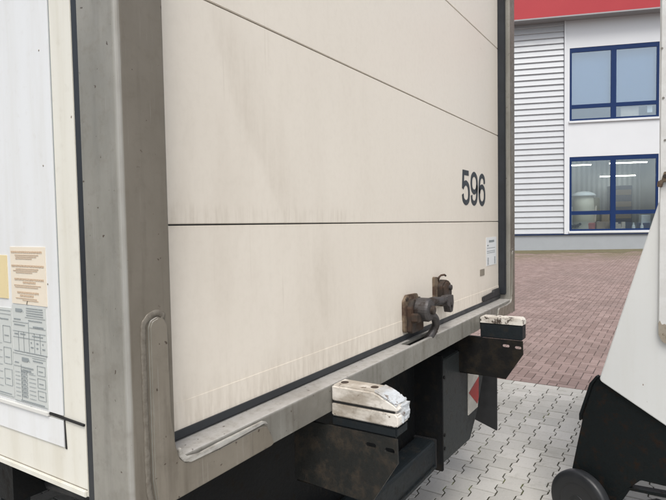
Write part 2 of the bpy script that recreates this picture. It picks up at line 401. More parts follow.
# --- red herringbone pavers on the slightly rising yard
bm = B()
for y0, y1 in ((-30, 30),):
    vs = [bm.verts.new((x, y, gz(x)-.0040)) for x, y in ((X_EDGE, y0), (38, y0), (38, y1), (X_EDGE, y1))]; bm.faces.new(vs)
rp = obj('red_paving', bm, M['redbase']); tag(rp, 'red herringbone block paving rising to the white building', None, None, 'structure')
bl, bw, jt = .160, .080, .0065
def bmesh_brick(bm, x0, x1, y0, y1, z, tilt=0):
    c = .0018
    rings = []
    for ins, zz in ((0, -.008), (0, -c), (c, 0)):
        rings.append([bm.verts.new((x, y, z(x)+zz)) for x, y in ((x0+ins, y0+ins), (x1-ins, y0+ins), (x1-ins, y1-ins), (x0+ins, y1-ins))])
    for a, b in zip(rings, rings[1:]):
        for k in range(4): bm.faces.new((a[k], a[(k+1) % 4], b[(k+1) % 4], b[k]))
    bm.faces.new(rings[-1])
def brick_mesh(along_x):
    bm = B(); a, b = ((bl-jt)/2, (bw-jt)/2) if along_x else ((bw-jt)/2, (bl-jt)/2)
    bmesh_brick(bm, -a, a, -b, b, lambda x: 0); bmesh.ops.recalc_face_normals(bm, faces=bm.faces)
    me = bpy.data.meshes.new('brick'); bm.to_mesh(me); bm.free(); me.materials.append(M['brick']); return me
bmx, bmy = brick_mesh(True), brick_mesh(False)
rest = B(); cand = []
NX, NY = 236, 90
for cx in range(-2, NX):
    for cy in range(-NY, 185):
        k = (cx-cy) % 4                     # herringbone: cell (cx,cy) of 0.1 m
        if k == 0: cand.append((cx*bw, (cx+2)*bw, cy*bw, (cy+1)*bw, True))
        elif k == 3: cand.append((cx*bw, (cx+1)*bw, cy*bw, (cy+2)*bw, False))
cand2 = []
for x0, x1, y0, y1, ax in cand:
    x0 += X_EDGE+.08; x1 += X_EDGE+.08
    if x1 <= X_EDGE+.012: continue
    x0 = max(x0, X_EDGE+.004)
    if x1-x0 < .04: continue
    cand2.append((x0, x1, y0, y1, ax))
def inview(x, y):       # the wedge of yard seen between truck and machine
    a = math.degrees(math.atan2(y+.77, x+.569)); return 2.0 < a < 15.5
ind = sorted([c for c in cand2 if inview((c[0]+c[1])/2, (c[2]+c[3])/2)], key=lambda c: c[0])[:296]
indset = set(ind)
for c in cand2:
    x0, x1, y0, y1, ax = c
    full = abs((x1-x0)-(bl if ax else bw)) < .004
    if c in indset and full:
        x, y = (x0+x1)/2, (y0+y1)/2
        o = link('brick', bmx if ax else bmy, rp, (x, y, gz(x)+random.uniform(-.0010, .0008)))
        o.rotation_euler = (random.gauss(0, .005), -math.atan(SLOPE)+random.gauss(0, .005), random.gauss(0, .012))
    else:
        j = random.uniform(-.001, .0008)
        bmesh_brick(rest, x0+jt/2, x1-jt/2, y0+jt/2, y1-jt/2, lambda x: gz(x)+j)
tag(obj('outer_bricks', rest, M['brick'], rp), None, None, None, 'stuff')

# ================================================================== TRUCK
T = thing('box_truck', 'cream box truck with steel rear frame and closed sectional rear door numbered 596', 'truck', (1.275, 2.5, 0))
# side wall
sw = obj('side_wall', bx(.004, .05, .125, 6.2, 1.016, 3.4), M['cream'], T, .002)
obj('wall_sheet', bx(.0012, .006, .192, 6.1, 1.156, 3.36), M['film'], sw)
obj('wall_strip', bx(.0012, .006, .192, 6.1, 1.096, 1.146), M['film'], sw)
obj('joint_gap', prism(B(), [(.128, 1.1470), (.128, 1.1508), (.236, 1.1545), (.236, 1.1505)], 0, .0005, .0045), M['gap'], sw)
obj('edge_strip', bx(-.003, .005, .236, 6.1, 1.1475, 1.1555), M['bright'], sw, .001)
obj('joint_gap', prism(B(), [(.186, 1.093), (.1905, 1.093), (.1915, 1.147), (.1895, 1.147)], 0, .0025, .0047), M['gap'], sw)
obj('wall_joint', bx(.0031, .0047, .1905, .1918, 1.157, 3.36), M['print'], sw)
obj('bottom_rail', bx(-.001, .008, .128, 6.1, 1.0165, 1.0285), M['cream'], sw, .0015)
obj('rail_joint', bx(.0032, .0047, .128, 6.1, 1.0288, 1.0302), M['tag'], sw)
for i, (yy, zz) in enumerate(((.224, 1.40), (.223, 1.62), (.222, 1.83), (.43, 1.83))):
    lb = B(); lathe(lb, [(.0016, 0), (.0016, .0006), (.0008, .001)], (.0012, yy, zz), (-1, 0, 0), 10); obj('rivet', lb, M['tag'], sw, smooth=True)
obj('wall_seal', bx(.003, .04, .104, .1255, 1.005, 3.4), M['seal'], T, .003)

def greek(bm, y0, y1, z, h, gap=.35, seed=0):     # a line of small unreadable print as short bars on the side wall (reads from +Y to -Y)
    rr = random.Random(seed); y = y1
    while y > y0+.004:
        wd = rr.uniform(.6, 2.6)*h; e = max(y0, y-wd)
        box(bm, -.0008, 0, e, y, z, z+h); y = e-gap*h*rr.uniform(.8, 1.6)
def sheet(name, y0, y1, z0, z1, mat, label):
    o = obj(name, prism(B(), [(y0, z0), (y1, z0), (y1, z1), (y0, z1)], 0, -.0006, .0013), mat, T); o['label'] = label; return o
s1 = sheet('sticker', .228, .350, 1.357, 1.469, M['beige'], 'beige sticker with small brown print')
bm = B()
rr = random.Random(2)
for z, h, a, b in ((1.4575, .0034, .232, .345), (1.4525, .0014, .245, .332), (1.449, .0014, .252, .330), (1.4455, .0014, .27, .33),
                   (1.4305, .0034, .232, .345), (1.4255, .0014, .25, .33), (1.422, .0014, .25, .34), (1.4185, .0014, .27, .33),
                   (1.4045, .0034, .234, .336), (1.3985, .0034, .262, .306), (1.3935, .0014, .24, .338), (1.390, .0014, .25, .335),
                   (1.3785, .0034, .25, .328), (1.3725, .0034, .266, .318), (1.368, .0014, .256, .334), (1.3645, .0014, .25, .31)):
    greek(bm, a, b, z, h, .4, int(z*1e4))
for v in bm.verts: v.co.x -= .0008
obj('print', bm, M['printb'], s1)
obj('tear_mark', prism(B(), [(.294, 1.357), (.297, 1.3575), (.2945, 1.363), (.291, 1.3655), (.2935, 1.361)], 0, -.0016, -.0007), M['tag'], s1)
def datasheet(z0, z1, y0, y1, seed, kind, label):
    s = sheet('data_sheet', y0, y1, z0, z1, M['greysheet'], label); bm = B(); rr = random.Random(seed)
    wy, wz = y1-y0, z1-z0; t = .0003
    def hl(z, a, b): box(bm, -.0008, 0, y1-wy*b, y1-wy*a, z0+wz*z, z0+wz*z+t)
    def vl(a, za, zb): box(bm, -.0008, 0, y1-wy*a-t, y1-wy*a, z0+wz*za, z0+wz*zb)
    def tx(z, a, b, h=.0018): greek(bm, y1-wy*b, y1-wy*a, z0+wz*z, h, .4, rr.randint(0, 9999))
    if kind == 0:
        prism(bm, [(y1-wy*.12, z0+wz*.86), (y1-wy*.12, z0+wz*.93), (y1-wy*.32, z0+wz*.93), (y1-wy*.36, z0+wz*.86), (y1-wy*.32, z0+wz*.895), (y1-wy*.30, z0+wz*.86)], 0, -.0008, 0)
        for z in (.95, .9, .85, .8): tx(z, .45, .97, .0013)
        hl(.76, .4, 1); tx(.69, .06, .3); tx(.69, .5, .92); hl(.64, .02, .5); tx(.57, .06, .4); hl(.55, .52, 1); tx(.56, .64, .95, .003); vl(.5, .44, .66); hl(.44, 0, 1); tx(.37, .06, .2); tx(.38, .24, .42); tx(.37, .6, .95); hl(.31, 0, 1)
        for a in (.18, .34, .5, .66, .83): vl(a, .02, .44)
        for a in (.52, .69, .86):
            tx(.22, a+.03, a+.1, .0024); tx(.12, a+.03, a+.1, .0024)
        hl(.01, 0, 1)
    else:
        prism(bm, [(y1-wy*.28, z0+wz*.83), (y1-wy*.28, z0+wz*.91), (y1-wy*.48, z0+wz*.91), (y1-wy*.53, z0+wz*.83), (y1-wy*.48, z0+wz*.87), (y1-wy*.46, z0+wz*.83)], 0, -.0008, 0)
        hl(.97, 0, 1); hl(.93, .6, 1); tx(.87, .62, .95); tx(.78, .05, .2); hl(.72, 0, .62)
        for i, z in enumerate((.60, .52, .44, .36, .28, .20, .12)):
            hl(z, .05, .2); hl(z, .26, .42); hl(z+.055, .26, .42); vl(.26, z, z+.055); vl(.42, z, z+.055); hl(z, .48, .68); tx(z+.015, .29, .4, .0014)
        for a, b in ((.62, .8), (.38, .56), (.14, .32)):
            hl(a, .74, .97); hl(b, .74, .97); vl(.74, a, b); vl(.97, a, b); tx(a+.07, .78, .94, .0014)
        hl(.63, .25, .62); hl(.70, .25, .62); tx(.65, .3, .58, .0018); vl(.24, .05, .76); tx(.04, .2, .95, .0014); hl(.02, 0, 1)
    for v in bm.verts: v.co.x -= .0008
    obj('print', bm, M['print'], s)
datasheet(1.262, 1.354, .234, .352, 11, 0, 'pale grey data sheet with columns under the beige sticker')
datasheet(1.160, 1.2605, .238, .354, 12, 1, 'lower pale grey data sheet with rows of boxes')
datasheet(1.162, 1.346, .357, .48, 13, 1, 'pale grey data sheet at the left picture edge')
s2 = sheet('sticker', .365, .47, 1.365, 1.452, M['yellow'], 'yellow sticker at the left picture edge')
bm = B()
for z in (1.44, 1.425, 1.41, 1.395, 1.38): greek(bm, .40, .46, z, .0025, .4, int(z*1e4))
for v in bm.verts: v.co.x -= .0008
obj('print', bm, M['printb'], s2)

# body shell
obj('roof', bx(.0, 2.55, .1, 6.3, 3.42, 3.5), M['film'], T, .01)
obj('side_wall', bx(2.50, 2.546, .12, 6.2, 1.016, 3.4), M['cream'], T)
obj('front_wall', bx(.05, 2.5, 6.15, 6.2, 1.02, 3.4), M['cream'], T)
obj('floor', bx(.055, 2.495, .13, 6.1, .985, 1.05), M['chassis'], T)
# rear frame
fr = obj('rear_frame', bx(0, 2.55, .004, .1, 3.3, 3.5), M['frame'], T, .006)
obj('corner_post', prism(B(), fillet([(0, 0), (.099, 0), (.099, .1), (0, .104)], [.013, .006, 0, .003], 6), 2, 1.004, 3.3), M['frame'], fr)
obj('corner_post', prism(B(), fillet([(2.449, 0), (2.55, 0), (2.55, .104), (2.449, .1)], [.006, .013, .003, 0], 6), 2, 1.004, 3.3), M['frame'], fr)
# sill: front plate + top plate with the latch slot cut out
bm = B()
F0 = .0012
LP = fillet([(F0, 1.0085), (F0, 1.0800), (.095, 1.0815), (.095, 1.070), (.012, 1.070), (.012, 1.0085)], [.001, .006, 0, 0, 0, 0], 4)
prism(bm, LP, 0, .098, 1.15); prism(bm, LP, 0, 1.42, 2.45)
prism(bm, fillet([(F0, 1.0085), (F0, 1.0800), (.012, 1.0802), (.012, 1.0085)], [.001, .006, 0, 0], 4), 0, 1.15, 1.42)
box(bm, 1.15, 1.42, .046, .095, 1.070, 1.0812)
sl = obj('sill', bm, M['sill'], fr)
obj('slot_well', bx(1.14, 1.43, .0125, .046, 1.02, 1.045), M['gap'], sl)
# weld gussets, an L on each lower corner
def gusset(mir):
    f = (lambda x: 2.55-x) if mir else (lambda x: x)
    out = [(.0445, 1.330), (.049, 1.341), (.063, 1.346), (.075, 1.342), (.083, 1.328), (.086, 1.16), (.0945, 1.105), (.1015, 1.082), (.116, 1.069), (.20, 1.063), (.335, 1.0655), (.352, 1.060), (.378, 1.0095), (.068, 1.0065), (.050, 1.022), (.0445, 1.06)]
    out = [(f(x), z) for x, z in out]
    g = obj('weld_gusset', prism(B(), fillet(out, .008, 3), 1, -.0065, .002), M['gus'], fr, .0025)
    # ground and polished top lip along the sill and the weld bead up the post
    lip = [(.0985, 1.098), (.1005, 1.083), (.110, 1.071), (.127, 1.0645), (.20, 1.0635), (.338, 1.069), (.352, 1.0635), (.346, 1.0715), (.335, 1.0755), (.2, 1.0745), (.15, 1.0725), (.12, 1.0775), (.109, 1.087), (.1035, 1.100)]
    if not mir: obj('worn_lip', prism(B(), [(f(x), z) for x, z in lip], 1, -.0085, -.0015), M['lip'], g, .001)
    pts = smoothpath([(.072, 1.0085, 0), (.052, 1.010, 0), (.040, 1.030, 0), (.0355, 1.07, 0), (.0350, 1.16, 0), (.0350, 1.25, 0), (.0350, 1.325, 0), (.0415, 1.343, 0), (.055, 1.3515, 0), (.070, 1.3515, 0), (.080, 1.344, 0)], 10)
    r2 = random.Random(5); tb = B()
    tube(tb, [(f(p.x)+r2.uniform(-.0005, .0005), 0, p.y) for p in pts], [.0058+r2.uniform(-.0004, .0004) for _ in pts], 10)
    for v in tb.verts: v.co.y = v.co.y*.30-.0003+r2.uniform(-.0002, .0002)
    obj('weld_bead', tb, M['weld'], g, smooth=True)
def m_lip():
    k = NT('polished_worn_edge'); f = k.noise(30, 5, .6, (1, 1, 3))
    return k.out(k.mix(k.ramp(f, .35, .7), (.62, .61, .58), (.36, .34, .31)), .3, .5)
def m_weld():
    k = NT('weld_bead_steel'); f = k.noise(90, 5, .7); g = k.noise(300, 2, .5)
    k.bump(g, .3, .001)
    return k.out(k.mix(k.ramp(f, .35, .7), (.20, .182, .152), (.14, .122, .098)), .55, .2)
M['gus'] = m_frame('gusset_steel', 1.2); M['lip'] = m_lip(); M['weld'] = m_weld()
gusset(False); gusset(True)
# rubber seals round the door
obj('door_seal', bx(.098, 2.449, .056, .092, 1.0825, 1.106), M['seal'], fr, .004)
obj('door_seal', bx(2.4285, 2.4487, .022, .09, 1.107, 3.3), M['seal'], fr, .004)
obj('door_seal', bx(.0993, .112, .03, .09, 1.107, 3.3), M['seal'], fr, .003)
obj('guide_block', prism(B(), [(2.12, 1.107), (2.4, 1.107), (2.4, 1.146), (2.30, 1.146), (2.29, 1.136), (2.12, 1.130)], 1, .045, .0585), M['rubber'], fr, .003)
# sectional door
dr = obj('rear_door', bx(.105, 2.444, .0725, .085, 1.07, 3.29), M['seal'], T)
DY0, DY1 = .0605, .0722
seams = [1.096, 1.5065, 1.971, 2.435, 2.90, 3.28]
for i, (a, b) in enumerate(zip(seams, seams[1:])):
    g0 = .0 if i == 0 else .0016
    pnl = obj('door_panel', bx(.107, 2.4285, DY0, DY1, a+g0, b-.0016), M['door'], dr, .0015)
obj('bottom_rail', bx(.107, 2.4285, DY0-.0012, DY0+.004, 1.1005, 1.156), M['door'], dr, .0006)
# fleet number
def ribbon(bm, pts, wd, y0, y1):
    P = [Vector((p[0], p[1])) for p in pts]; Lf, Rt = [], []
    for i, p in enumerate(P):
        t = (P[min(i+1, len(P)-1)]-P[max(i-1, 0)]).normalized(); n = Vector((-t.y, t.x))*wd/2
        Lf.append(p+n); Rt.append(p-n)
    va = [[bm.verts.new((q.x, y, q.y)) for q in L] for L in (Lf, Rt) for y in (y0, y1)]
    for i in range(len(P)-1):
        for a, b in ((va[0], va[2]), (va[1], va[3]), (va[0], va[1]), (va[2], va[3])): bm.faces.new((a[i], a[i+1], b[i+1], b[i]))
def digit(bm, d, ox, oz, w_, h_):
    six = [(.86, .70), (.80, .86), (.52, .935), (.22, .83), (.12, .52), (.18, .18), (.50, .065), (.80, .16), (.88, .34), (.80, .52), (.52, .60), (.24, .53), (.13, .38)]
    if d == '6': paths = [smoothpath([(x, z, 0) for x, z in six])]
    if d == '9': paths = [smoothpath([(1-x, 1-z, 0) for x, z in six])]
    if d == '5': paths = [[Vector((.16, .925, 0)), Vector((.86, .925, 0))], [Vector((.21, .99, 0)), Vector((.13, .46, 0))],
                          smoothpath([(.12, .485, 0), (.26, .58, 0), (.52, .635, 0), (.80, .55, 0), (.88, .34, 0), (.80, .14, 0), (.50, .065, 0), (.20, .14, 0), (.11, .30, 0)])]
    for i, p in enumerate(paths):
        e = .00015*i
        ribbon(bm, [(ox+q.x*w_, oz+q.y*h_) for q in p], .0235, DY0-.0012-e, DY0-.0001)
bm = B()
for i, d in enumerate('596'): digit(bm, d, 1.838+i*.122, 1.585, .113, .160)
obj('fleet_number', bm, M['ink'], dr)
# label and tag near the right edge
lb = obj('door_label', bx(2.205, 2.388, DY0-.0012, DY0-.0002, 1.278, 1.425), M['whitesheet'], dr); lb['label'] = 'small white printed label on the lowest door panel'
bm = B()
box(bm, 2.25, 2.345, DY0-.0018, DY0-.0012, 1.398, 1.410); box(bm, 2.22, 2.245, DY0-.0018, DY0-.0012, 1.380, 1.386)
for z in (1.368, 1.352, 1.343): box(bm, 2.215, 2.36, DY0-.0018, DY0-.0012, z, z+.0025)
for x in (2.225, 2.345):
    for z in range(9): box(bm, x, x+.02, DY0-.0018, DY0-.0012, 1.284+z*.0042, 1.2862+z*.0042)
obj('print', bm, M['print'], lb)
obj('small_tag', bx(2.10, 2.17, DY0-.0025, DY0-.0002, 1.236, 1.268), M['tag'], dr, .001)
# latch
la = obj('door_latch', prism(B(), fillet([(1.190, 1.112), (1.325, 1.112), (1.325, 1.205), (1.305, 1.243), (1.215, 1.246), (1.190, 1.225)], .012, 3), 1, .048, .0605), M['tarn'], T, .002)
obj('latch_body', prism(B(), fillet([(1.205, 1.108), (1.312, 1.108), (1.312, 1.19), (1.285, 1.228), (1.228, 1.228), (1.205, 1.20)], .010, 3), 1, .028, .048), M['ironb'], la, .004)
bm = B(); lathe(bm, [(.026, 0), (.040, .004), (.043, .012), (.043, .05), (.038, .058), (.030, .06), (.018, .061)], (1.262, .036, 1.190), (0, -1, 0), 28); obj('pivot_drum', bm, M['iron'], la, smooth=False)
bm = B(); lathe(bm, [(.016, 0), (.016, .010), (.012, .013)], (1.262, -.024, 1.190), (0, -1, 0), 16); obj('pivot_bolt', bm, M['ironb'], la)
bm = B(); tube(bm, smoothpath([(1.262, -.004, 1.205), (1.31, -.008, 1.213), (1.37, -.010, 1.208), (1.41, -.012, 1.208), (1.445, -.012, 1.206)], 5), [.020-.0004*i for i in range(21)], 12); obj('handle', bm, M['iron'], la, smooth=True)
bm = B(); prism(bm, fillet([(1.420, 1.222), (1.487, 1.220), (1.492, 1.188), (1.480, 1.155), (1.455, 1.153), (1.445, 1.178), (1.420, 1.188)], .008, 3), 1, -.024, .002, [[(1.467+.009*math.cos(a*math.pi/4), 1.172+.011*math.sin(a*math.pi/4)) for a in range(8)]]); obj('handle_end', bm, M['iron'], la)
bm = B(); tube(bm, smoothpath([(1.270, -.006, 1.165), (1.318, -.008, 1.158), (1.352, -.004, 1.128), (1.352, .006, 1.098), (1.325, .018, 1.070), (1.285, .026, 1.048)], 6), [.015]*25+[.013]*6, 12); obj('hook', bm, M['iron'], la, smooth=True)
obj('side_lug', prism(B(), fillet([(1.20, 1.15), (1.232, 1.15), (1.232, 1.178), (1.20, 1.185)], .006, 2), 1, .0, .03), M['ironb'], la, .003)
for x, z in ((1.205, 1.232), (1.312, 1.222)):
    bm = B(); lathe(bm, [(.008, 0), (.008, .005)], (x, .048, z), (0, -1, 0), 6); obj('bolt', bm, M['ironb'], la)
kp = obj('lock_keeper', prism(B(), fillet([(1.478, 1.168), (1.525, 1.168), (1.525, 1.282), (1.478, 1.288)], .006, 3), 1, .049, .0605), M['tarn'], T, .002)
obj('keeper_body', prism(B(), fillet([(1.505, 1.165), (1.602, 1.163), (1.602, 1.225), (1.585, 1.262), (1.545, 1.272), (1.505, 1.252)], .016, 4), 1, .022, .0605), M['ironb'], kp, .007)
bm = B(); tube(bm, [(1.515, .05, 1.268), (1.514, .045, 1.284), (1.522, .04, 1.291), (1.55, .036, 1.291), (1.56, .035, 1.286)], .004, 8); obj('spring_clip', bm, M['ironb'], kp, smooth=True)
bm = B(); lathe(bm, [(.011, 0), (.011, .012)], (1.568, .024, 1.238), (0, -1, 0), 10); obj('bolt', bm, M['iron'], kp)

# rear buffers
PLATE = [(-.192, .972), (-.194, .912), (-.118, .792), (.12, .802), (.12, .972)]
def stadium(cy, cz, w_, h_, n=5):
    r = h_/2; o = []
    for s in (1, -1):
        for i in range(n+1):
            a = -math.pi/2+math.pi*i/n; o.append((cy+s*((w_/2-r)+r*math.cos(a)), cz+s*r*math.sin(a)))
    return o
def buffer(x0, worn):
    x1 = x0+.068
    b = obj('rear_buffer', bx(x0+.001, x1-.001, -.19, -.001, .9725, .998 if worn else 1.040), M['slate'], T, .004)
    if worn: b['label'] = 'near rear buffer with thick worn white block'
    else: b['label'] = 'far rear buffer, black with scuffed white top'
    if worn:
        # two stacked white blocks, the outer end chamfered and scraped bare
        obj('lower_block', prism(B(), [(-.001, .999), (-.001, 1.0345), (-.186, 1.0345), (-.194, 1.028), (-.194, 1.003), (-.188, .999)], 0, x0, x1), M['wornwhite'], b, .004)
        obj('block_joint', bx(x0+.003, x1-.003, -.184, -.003, 1.0335, 1.038), M['gap'], b)
        bm = B()
        prism(bm, [(-.001, 1.0370), (-.001, 1.081), (-.128, 1.081), (-.186, 1.056), (-.193, 1.050), (-.193, 1.0370)], 0, x0, x1)
        obj('upper_block', bm, M['wornwhite'], b, .005, seg=3)
        bm = B()
        prism(bm, [(-.129, 1.0812), (-.131, 1.0838), (-.160, 1.0708), (-.176, 1.0640), (-.190, 1.0565), (-.188, 1.0525)], 0, x0+.003, x1-.004)
        bmesh.ops.subdivide_edges(bm, edges=bm.edges[:], cuts=3, use_grid_fill=True)
        r3 = random.Random(3)
        for v in bm.verts: v.co += Vector((r3.uniform(-.002, .002), r3.uniform(-.002, .002), r3.uniform(-.002, .0015)))
        obj('scraped_corner', bm, M['scuff'], b)
        bm = B()
        prism(bm, [(-.182, 1.005), (-.182, 1.05), (-.1965, 1.048), (-.199, 1.03), (-.197, 1.008)], 0, x0+.022, x1-.006)
        bmesh.ops.subdivide_edges(bm, edges=bm.edges[:], cuts=2, use_grid_fill=True)
        for v in bm.verts: v.co += Vector((r3.uniform(-.002, .002), r3.uniform(-.003, .002), r3.uniform(-.003, .003)))
        obj('scraped_corner', bm, M['scuff'], b)
        for yy in (-.022, -.112):
            bm = B(); lathe(bm, [(.0105, 0), (.0105, .0018), (.008, .0026)], (x0+.036, yy, 1.0802), (0, 0, 1), 14); obj('countersunk_bolt', bm, M['ironb'], b)
    else:
        bm = B()
        prism(bm, fillet([(-.001, 1.0405), (-.001, 1.068), (-.180, 1.071), (-.191, 1.062), (-.191, 1.0405)], [0, .004, .01, .01, 0], 3), 0, x0, x1)
        obj('scuffed_top', bm, M['wornwhite2'], b, .003)
    hl = [stadium(-.119, .944, .032, .013), stadium(-.172, .941, .029, .013)]
    obj('bracket_plate', prism(B(), PLATE, 0, x0-.004, x0+.004, hl), M['bracket'] if worn else M['darkbracket'], b)
    obj('bracket_foot', bx(x0+.0045, x0+.06, -.10, .12, .7925, .801), M['darkbracket'], b)
buffer(.622, True); buffer(1.902, False)
# under-run bar, light panel, mudflap, chassis
ub = obj('underrun_bar', prism(B(), fillet([(.105, .452), (.20, .452), (.20, .568), (.105, .568)], .015, 3), 0, .18, 1.60), M['slate'], T)
obj('bar_lip', bx(.18, 1.60, .098, .1035, .449, .466), M['slate'], ub, .002)
obj('end_cap', bx(1.601, 1.612, .10, .205, .447, .573), M['rubber'], ub, .003)
pn = obj('light_panel', prism(B(), [(1.657, .437), (2.052, .418), (2.165, .52), (2.272, .69), (2.272, .90), (1.657, .90)], 1, .1, .25), M['panelgrey'], T, .004)
obj('panel_flange', bx(1.640, 1.656, .085, .26, .42, .93), M['chassis'], pn, .003)
for z in (.50, .56, .82):
    bm = B(); lathe(bm, [(.008, 0), (.008, .004)], (1.70, .0995, z), (0, -1, 0), 8); obj('bolt', bm, M['chassis'], pn)
hz = obj('hazard_plate', prism(B(), [(2.018, .552), (2.166, .552), (2.178, .60), (2.184, .78), (2.018, .78)], 1, .0955, .0995), M['hazwhite'], pn); hz['label'] = 'dirty white plate with red triangle'
obj('red_triangle', prism(B(), [(2.024, .662), (2.155, .572), (2.176, .60), (2.178, .705)], 1, .0935, .0952), M['red'], hz)
obj('mud_flap', prism(B(), [(.064, .352), (.064, .80), (.42, .80), (.42, .47), (.18, .392)], 0, 2.40, 2.415), M['rubber'], T, .003)
ch = obj('chassis_frame', bx(.75, .87, .26, 6.0, .72, .97), M['chassis'], T)
obj('frame_rail', bx(1.68, 1.80, .26, 6.0, .72, .97), M['chassis'], ch)
obj('cross_member', bx(.28, 2.2, .215, .26, .455, .985), M['chassis'], ch)  # tall black panel, added to keep the view under the truck dark
obj('cross_member', bx(.06, 2.49, .5, .58, .88, .984), M['chassis'], ch)
for y in (1.1, 1.9, 2.7): obj('cross_member', bx(.06, 2.49, y, y+.07, .90, .984), M['slate'], ch)
obj('side_bracket', bx(.09, .16, .62, .70, .55, .984), M['slate'], ch)
obj('side_bracket', bx(.36, .41, .33, .42, .52, .984), M['slate'], ch)
obj('cable_tube', tube(B(), smoothpath([(.12, .3, .93), (.18, .8, .86), (.14, 1.3, .92), (.2, 1.9, .85)]), .018, 8), M['rubber'], ch, smooth=True)
def wheel_at(par, c, ax, r, wd, tyre, rim, names=('tyre', 'rim')):
    bm = B(); lathe(bm, [(r*.62, -wd*.46), (r*.80, -wd*.5), (r*.94, -wd*.46), (r*.985, -wd*.36), (r, -wd*.2), (r, wd*.2), (r*.985, wd*.36), (r*.94, wd*.46), (r*.80, wd*.5), (r*.62, wd*.46)], c, ax, 48)
    wh = obj('wheel', bm, tyre, par, smooth=True)
    bm = B(); lathe(bm, [(r*.60, -wd*.44), (r*.60, .0), (r*.60, wd*.42), (r*.64, wd*.475), (r*.58, wd*.475), (r*.52, wd*.34), (r*.30, wd*.30), (r*.24, wd*.48), (r*.12, wd*.52)], c, ax, 36)
    obj('rim', bm, rim, wh)
    return wh
for y in (1.75, 3.05):
    for x in (.24, 2.31): wheel_at(T, (x, y, .5), (-1 if x < 1 else 1, 0, 0), .5, .3, M['tyre'], M['rim'])
wheel_at(T, (.24, 5.6, .5), (-1, 0, 0), .5, .3, M['tyre'], M['rim']); wheel_at(T, (2.31, 5.6, .5), (1, 0, 0), .5, .3, M['tyre'], M['rim'])

# ================================================================== WHITE MACHINE at the right
AZ = math.radians(-102.4); U = Vector((math.cos(AZ), math.sin(AZ), 0)); N = Vector((-U.y, U.x, 0))   # N points away from the camera
K0 = Vector((2.26, -.392, 0))
MACH = thing('wheeled_machine', 'white panelled machine with black frame and small wheel, cut off at right edge', 'machine', tuple(K0))
def mprism(poly, d0, d1, holes=()):       # outline (along the machine, height), depth away from the camera
    bm = B(); prism(bm, poly, 1, d0, d1, holes)
    for v in bm.verts:
        s, d, z = v.co; v.co = K0+U*s+N*d+Vector((0, 0, z))
    return bm
out = fillet([(.314, 1.582), (.073, .757), (.082, .722), (1.9, -.28+.02), (1.9, 3.1), (.312, 3.1)], [0, .02, .03, 0, 0, 0], 5)
out = fillet([(.314, 1.582), (.070, .748), (.62, .452), (1.9, .452), (1.9, 3.1), (.308, 3.1)], [.01, .022, .03, 0, 0, 0], 6)
obj('body_panel', mprism(out, 0, .04), M['mwhite'], MACH, .004)
obj('body', mprism([(.36, 1.2), (.36, .9), (.62, .56), (1.88, .50), (1.88, 3.05), (.36, 3.05)], .041, 1.1), M['mwhite'], MACH)
cv = obj('side_cover', mprism(fillet([(.318, 3.0), (.318, .955), (1.0, .955), (1.0, 3.0)], [0, .06, 0, 0], 8), -.012, -.001), M['cover'], MACH, .004)
obj('dirt_crust', mprism([(.319, 1.05), (.325, 1.062), (.333, 1.045), (.345, 1.05), (.36, 1.03), (.40, 1.02), (.40, .958), (.36, .958), (.335, .972), (.321, 1.0)], -.0145, -.0122), M['dirty'], cv)
hg = obj('hinge', mprism(fillet([(.312, 1.642), (.330, 1.640), (.334, 1.662), (.40, 1.665), (.40, 1.705), (.338, 1.705), (.330, 1.672), (.314, 1.665)], .003, 2), -.028, -.0125), M['tarn'], MACH, .002)
bm = B(); lathe(bm, [(.009, 0), (.009, .01)], tuple(K0+U*.345+N*(-.028)+Vector((0, 0, 1.685))), tuple(-N), 8); obj('bolt', bm, M['ironb'], hg)
for s, z in ((.323, 2.23), (.330, 2.02), (.338, 1.84)):
    bm = B(); lathe(bm, [(.005, 0), (.005, .002)], tuple(K0+U*s+N*(-.012)+Vector((0, 0, z))), tuple(-N), 8); obj('rivet', bm, M['grill'], MACH)
lf = obj('lower_frame', mprism([(.066, .765), (.040, .722), (.008, .61), (-.006, .570), (-.010, .566), (-.011, .530), (-.045, .35), (-.078, .17), (-.07, .10), (.05, .10), (.204, .270), (.248, .318), (.338, .322), (.46, .34), (.62, .36), (.62, .47), (.09, .76)], .012, .045), M['mblack'], MACH, .003)
obj('edge_flange', mprism([(.066, .762), (.040, .720), (-.009, .562), (-.011, .535), (-.02, .535), (-.02, .565), (.028, .725), (.058, .768)], -.004, .03), M['mblack'], lf, .002)
obj('lower_bar', mprism([(.06, .10), (.12, .10), (.20, .255), (.36, .272), (.9, .20), (1.7, .20), (1.7, .26), (.9, .26), (.36, .2865), (.352, .2866), (.205, .268), (.15, .23)], .014, .06), M['mblack'], lf)
obj('lower_bar', mprism([(.05, .10), (.30, .235), (1.75, .235), (1.75, .17), (.34, .17), (.14, .08)], .020, .06), M['mblack'], lf)
obj('skirt', mprism([(.36, .60), (1.7, .55), (1.7, .80), (.36, .80)], .06, .09), M['mblack'], lf)
ax = tuple(-(N*.97+U*.24).normalized())
wheel_at(MACH, tuple(K0+U*0.0+N*(-.035)+Vector((0, 0, .150))), ax, .150, .06, M['tyre'], M['rim'])
wheel_at(MACH, tuple(K0+U*1.6+N*(-.0)+Vector((0, 0, .150))), ax, .150, .06, M['tyre'], M['rim'])
wheel_at(MACH, tuple(K0+U*1.0+N*(.95)+Vector((0, 0, .150))), ax, .150, .06, M['tyre'], M['rim'])
obj('lower_bar', mprism([(.95, .15), (1.05, .15), (1.05, .7), (.95, .7)], .9, .95), M['mblack'], lf)
obj('lower_bar', mprism([(1.55, .12), (1.65, .12), (1.65, .6), (1.55, .6)], .045, .08), M['mblack'], lf)

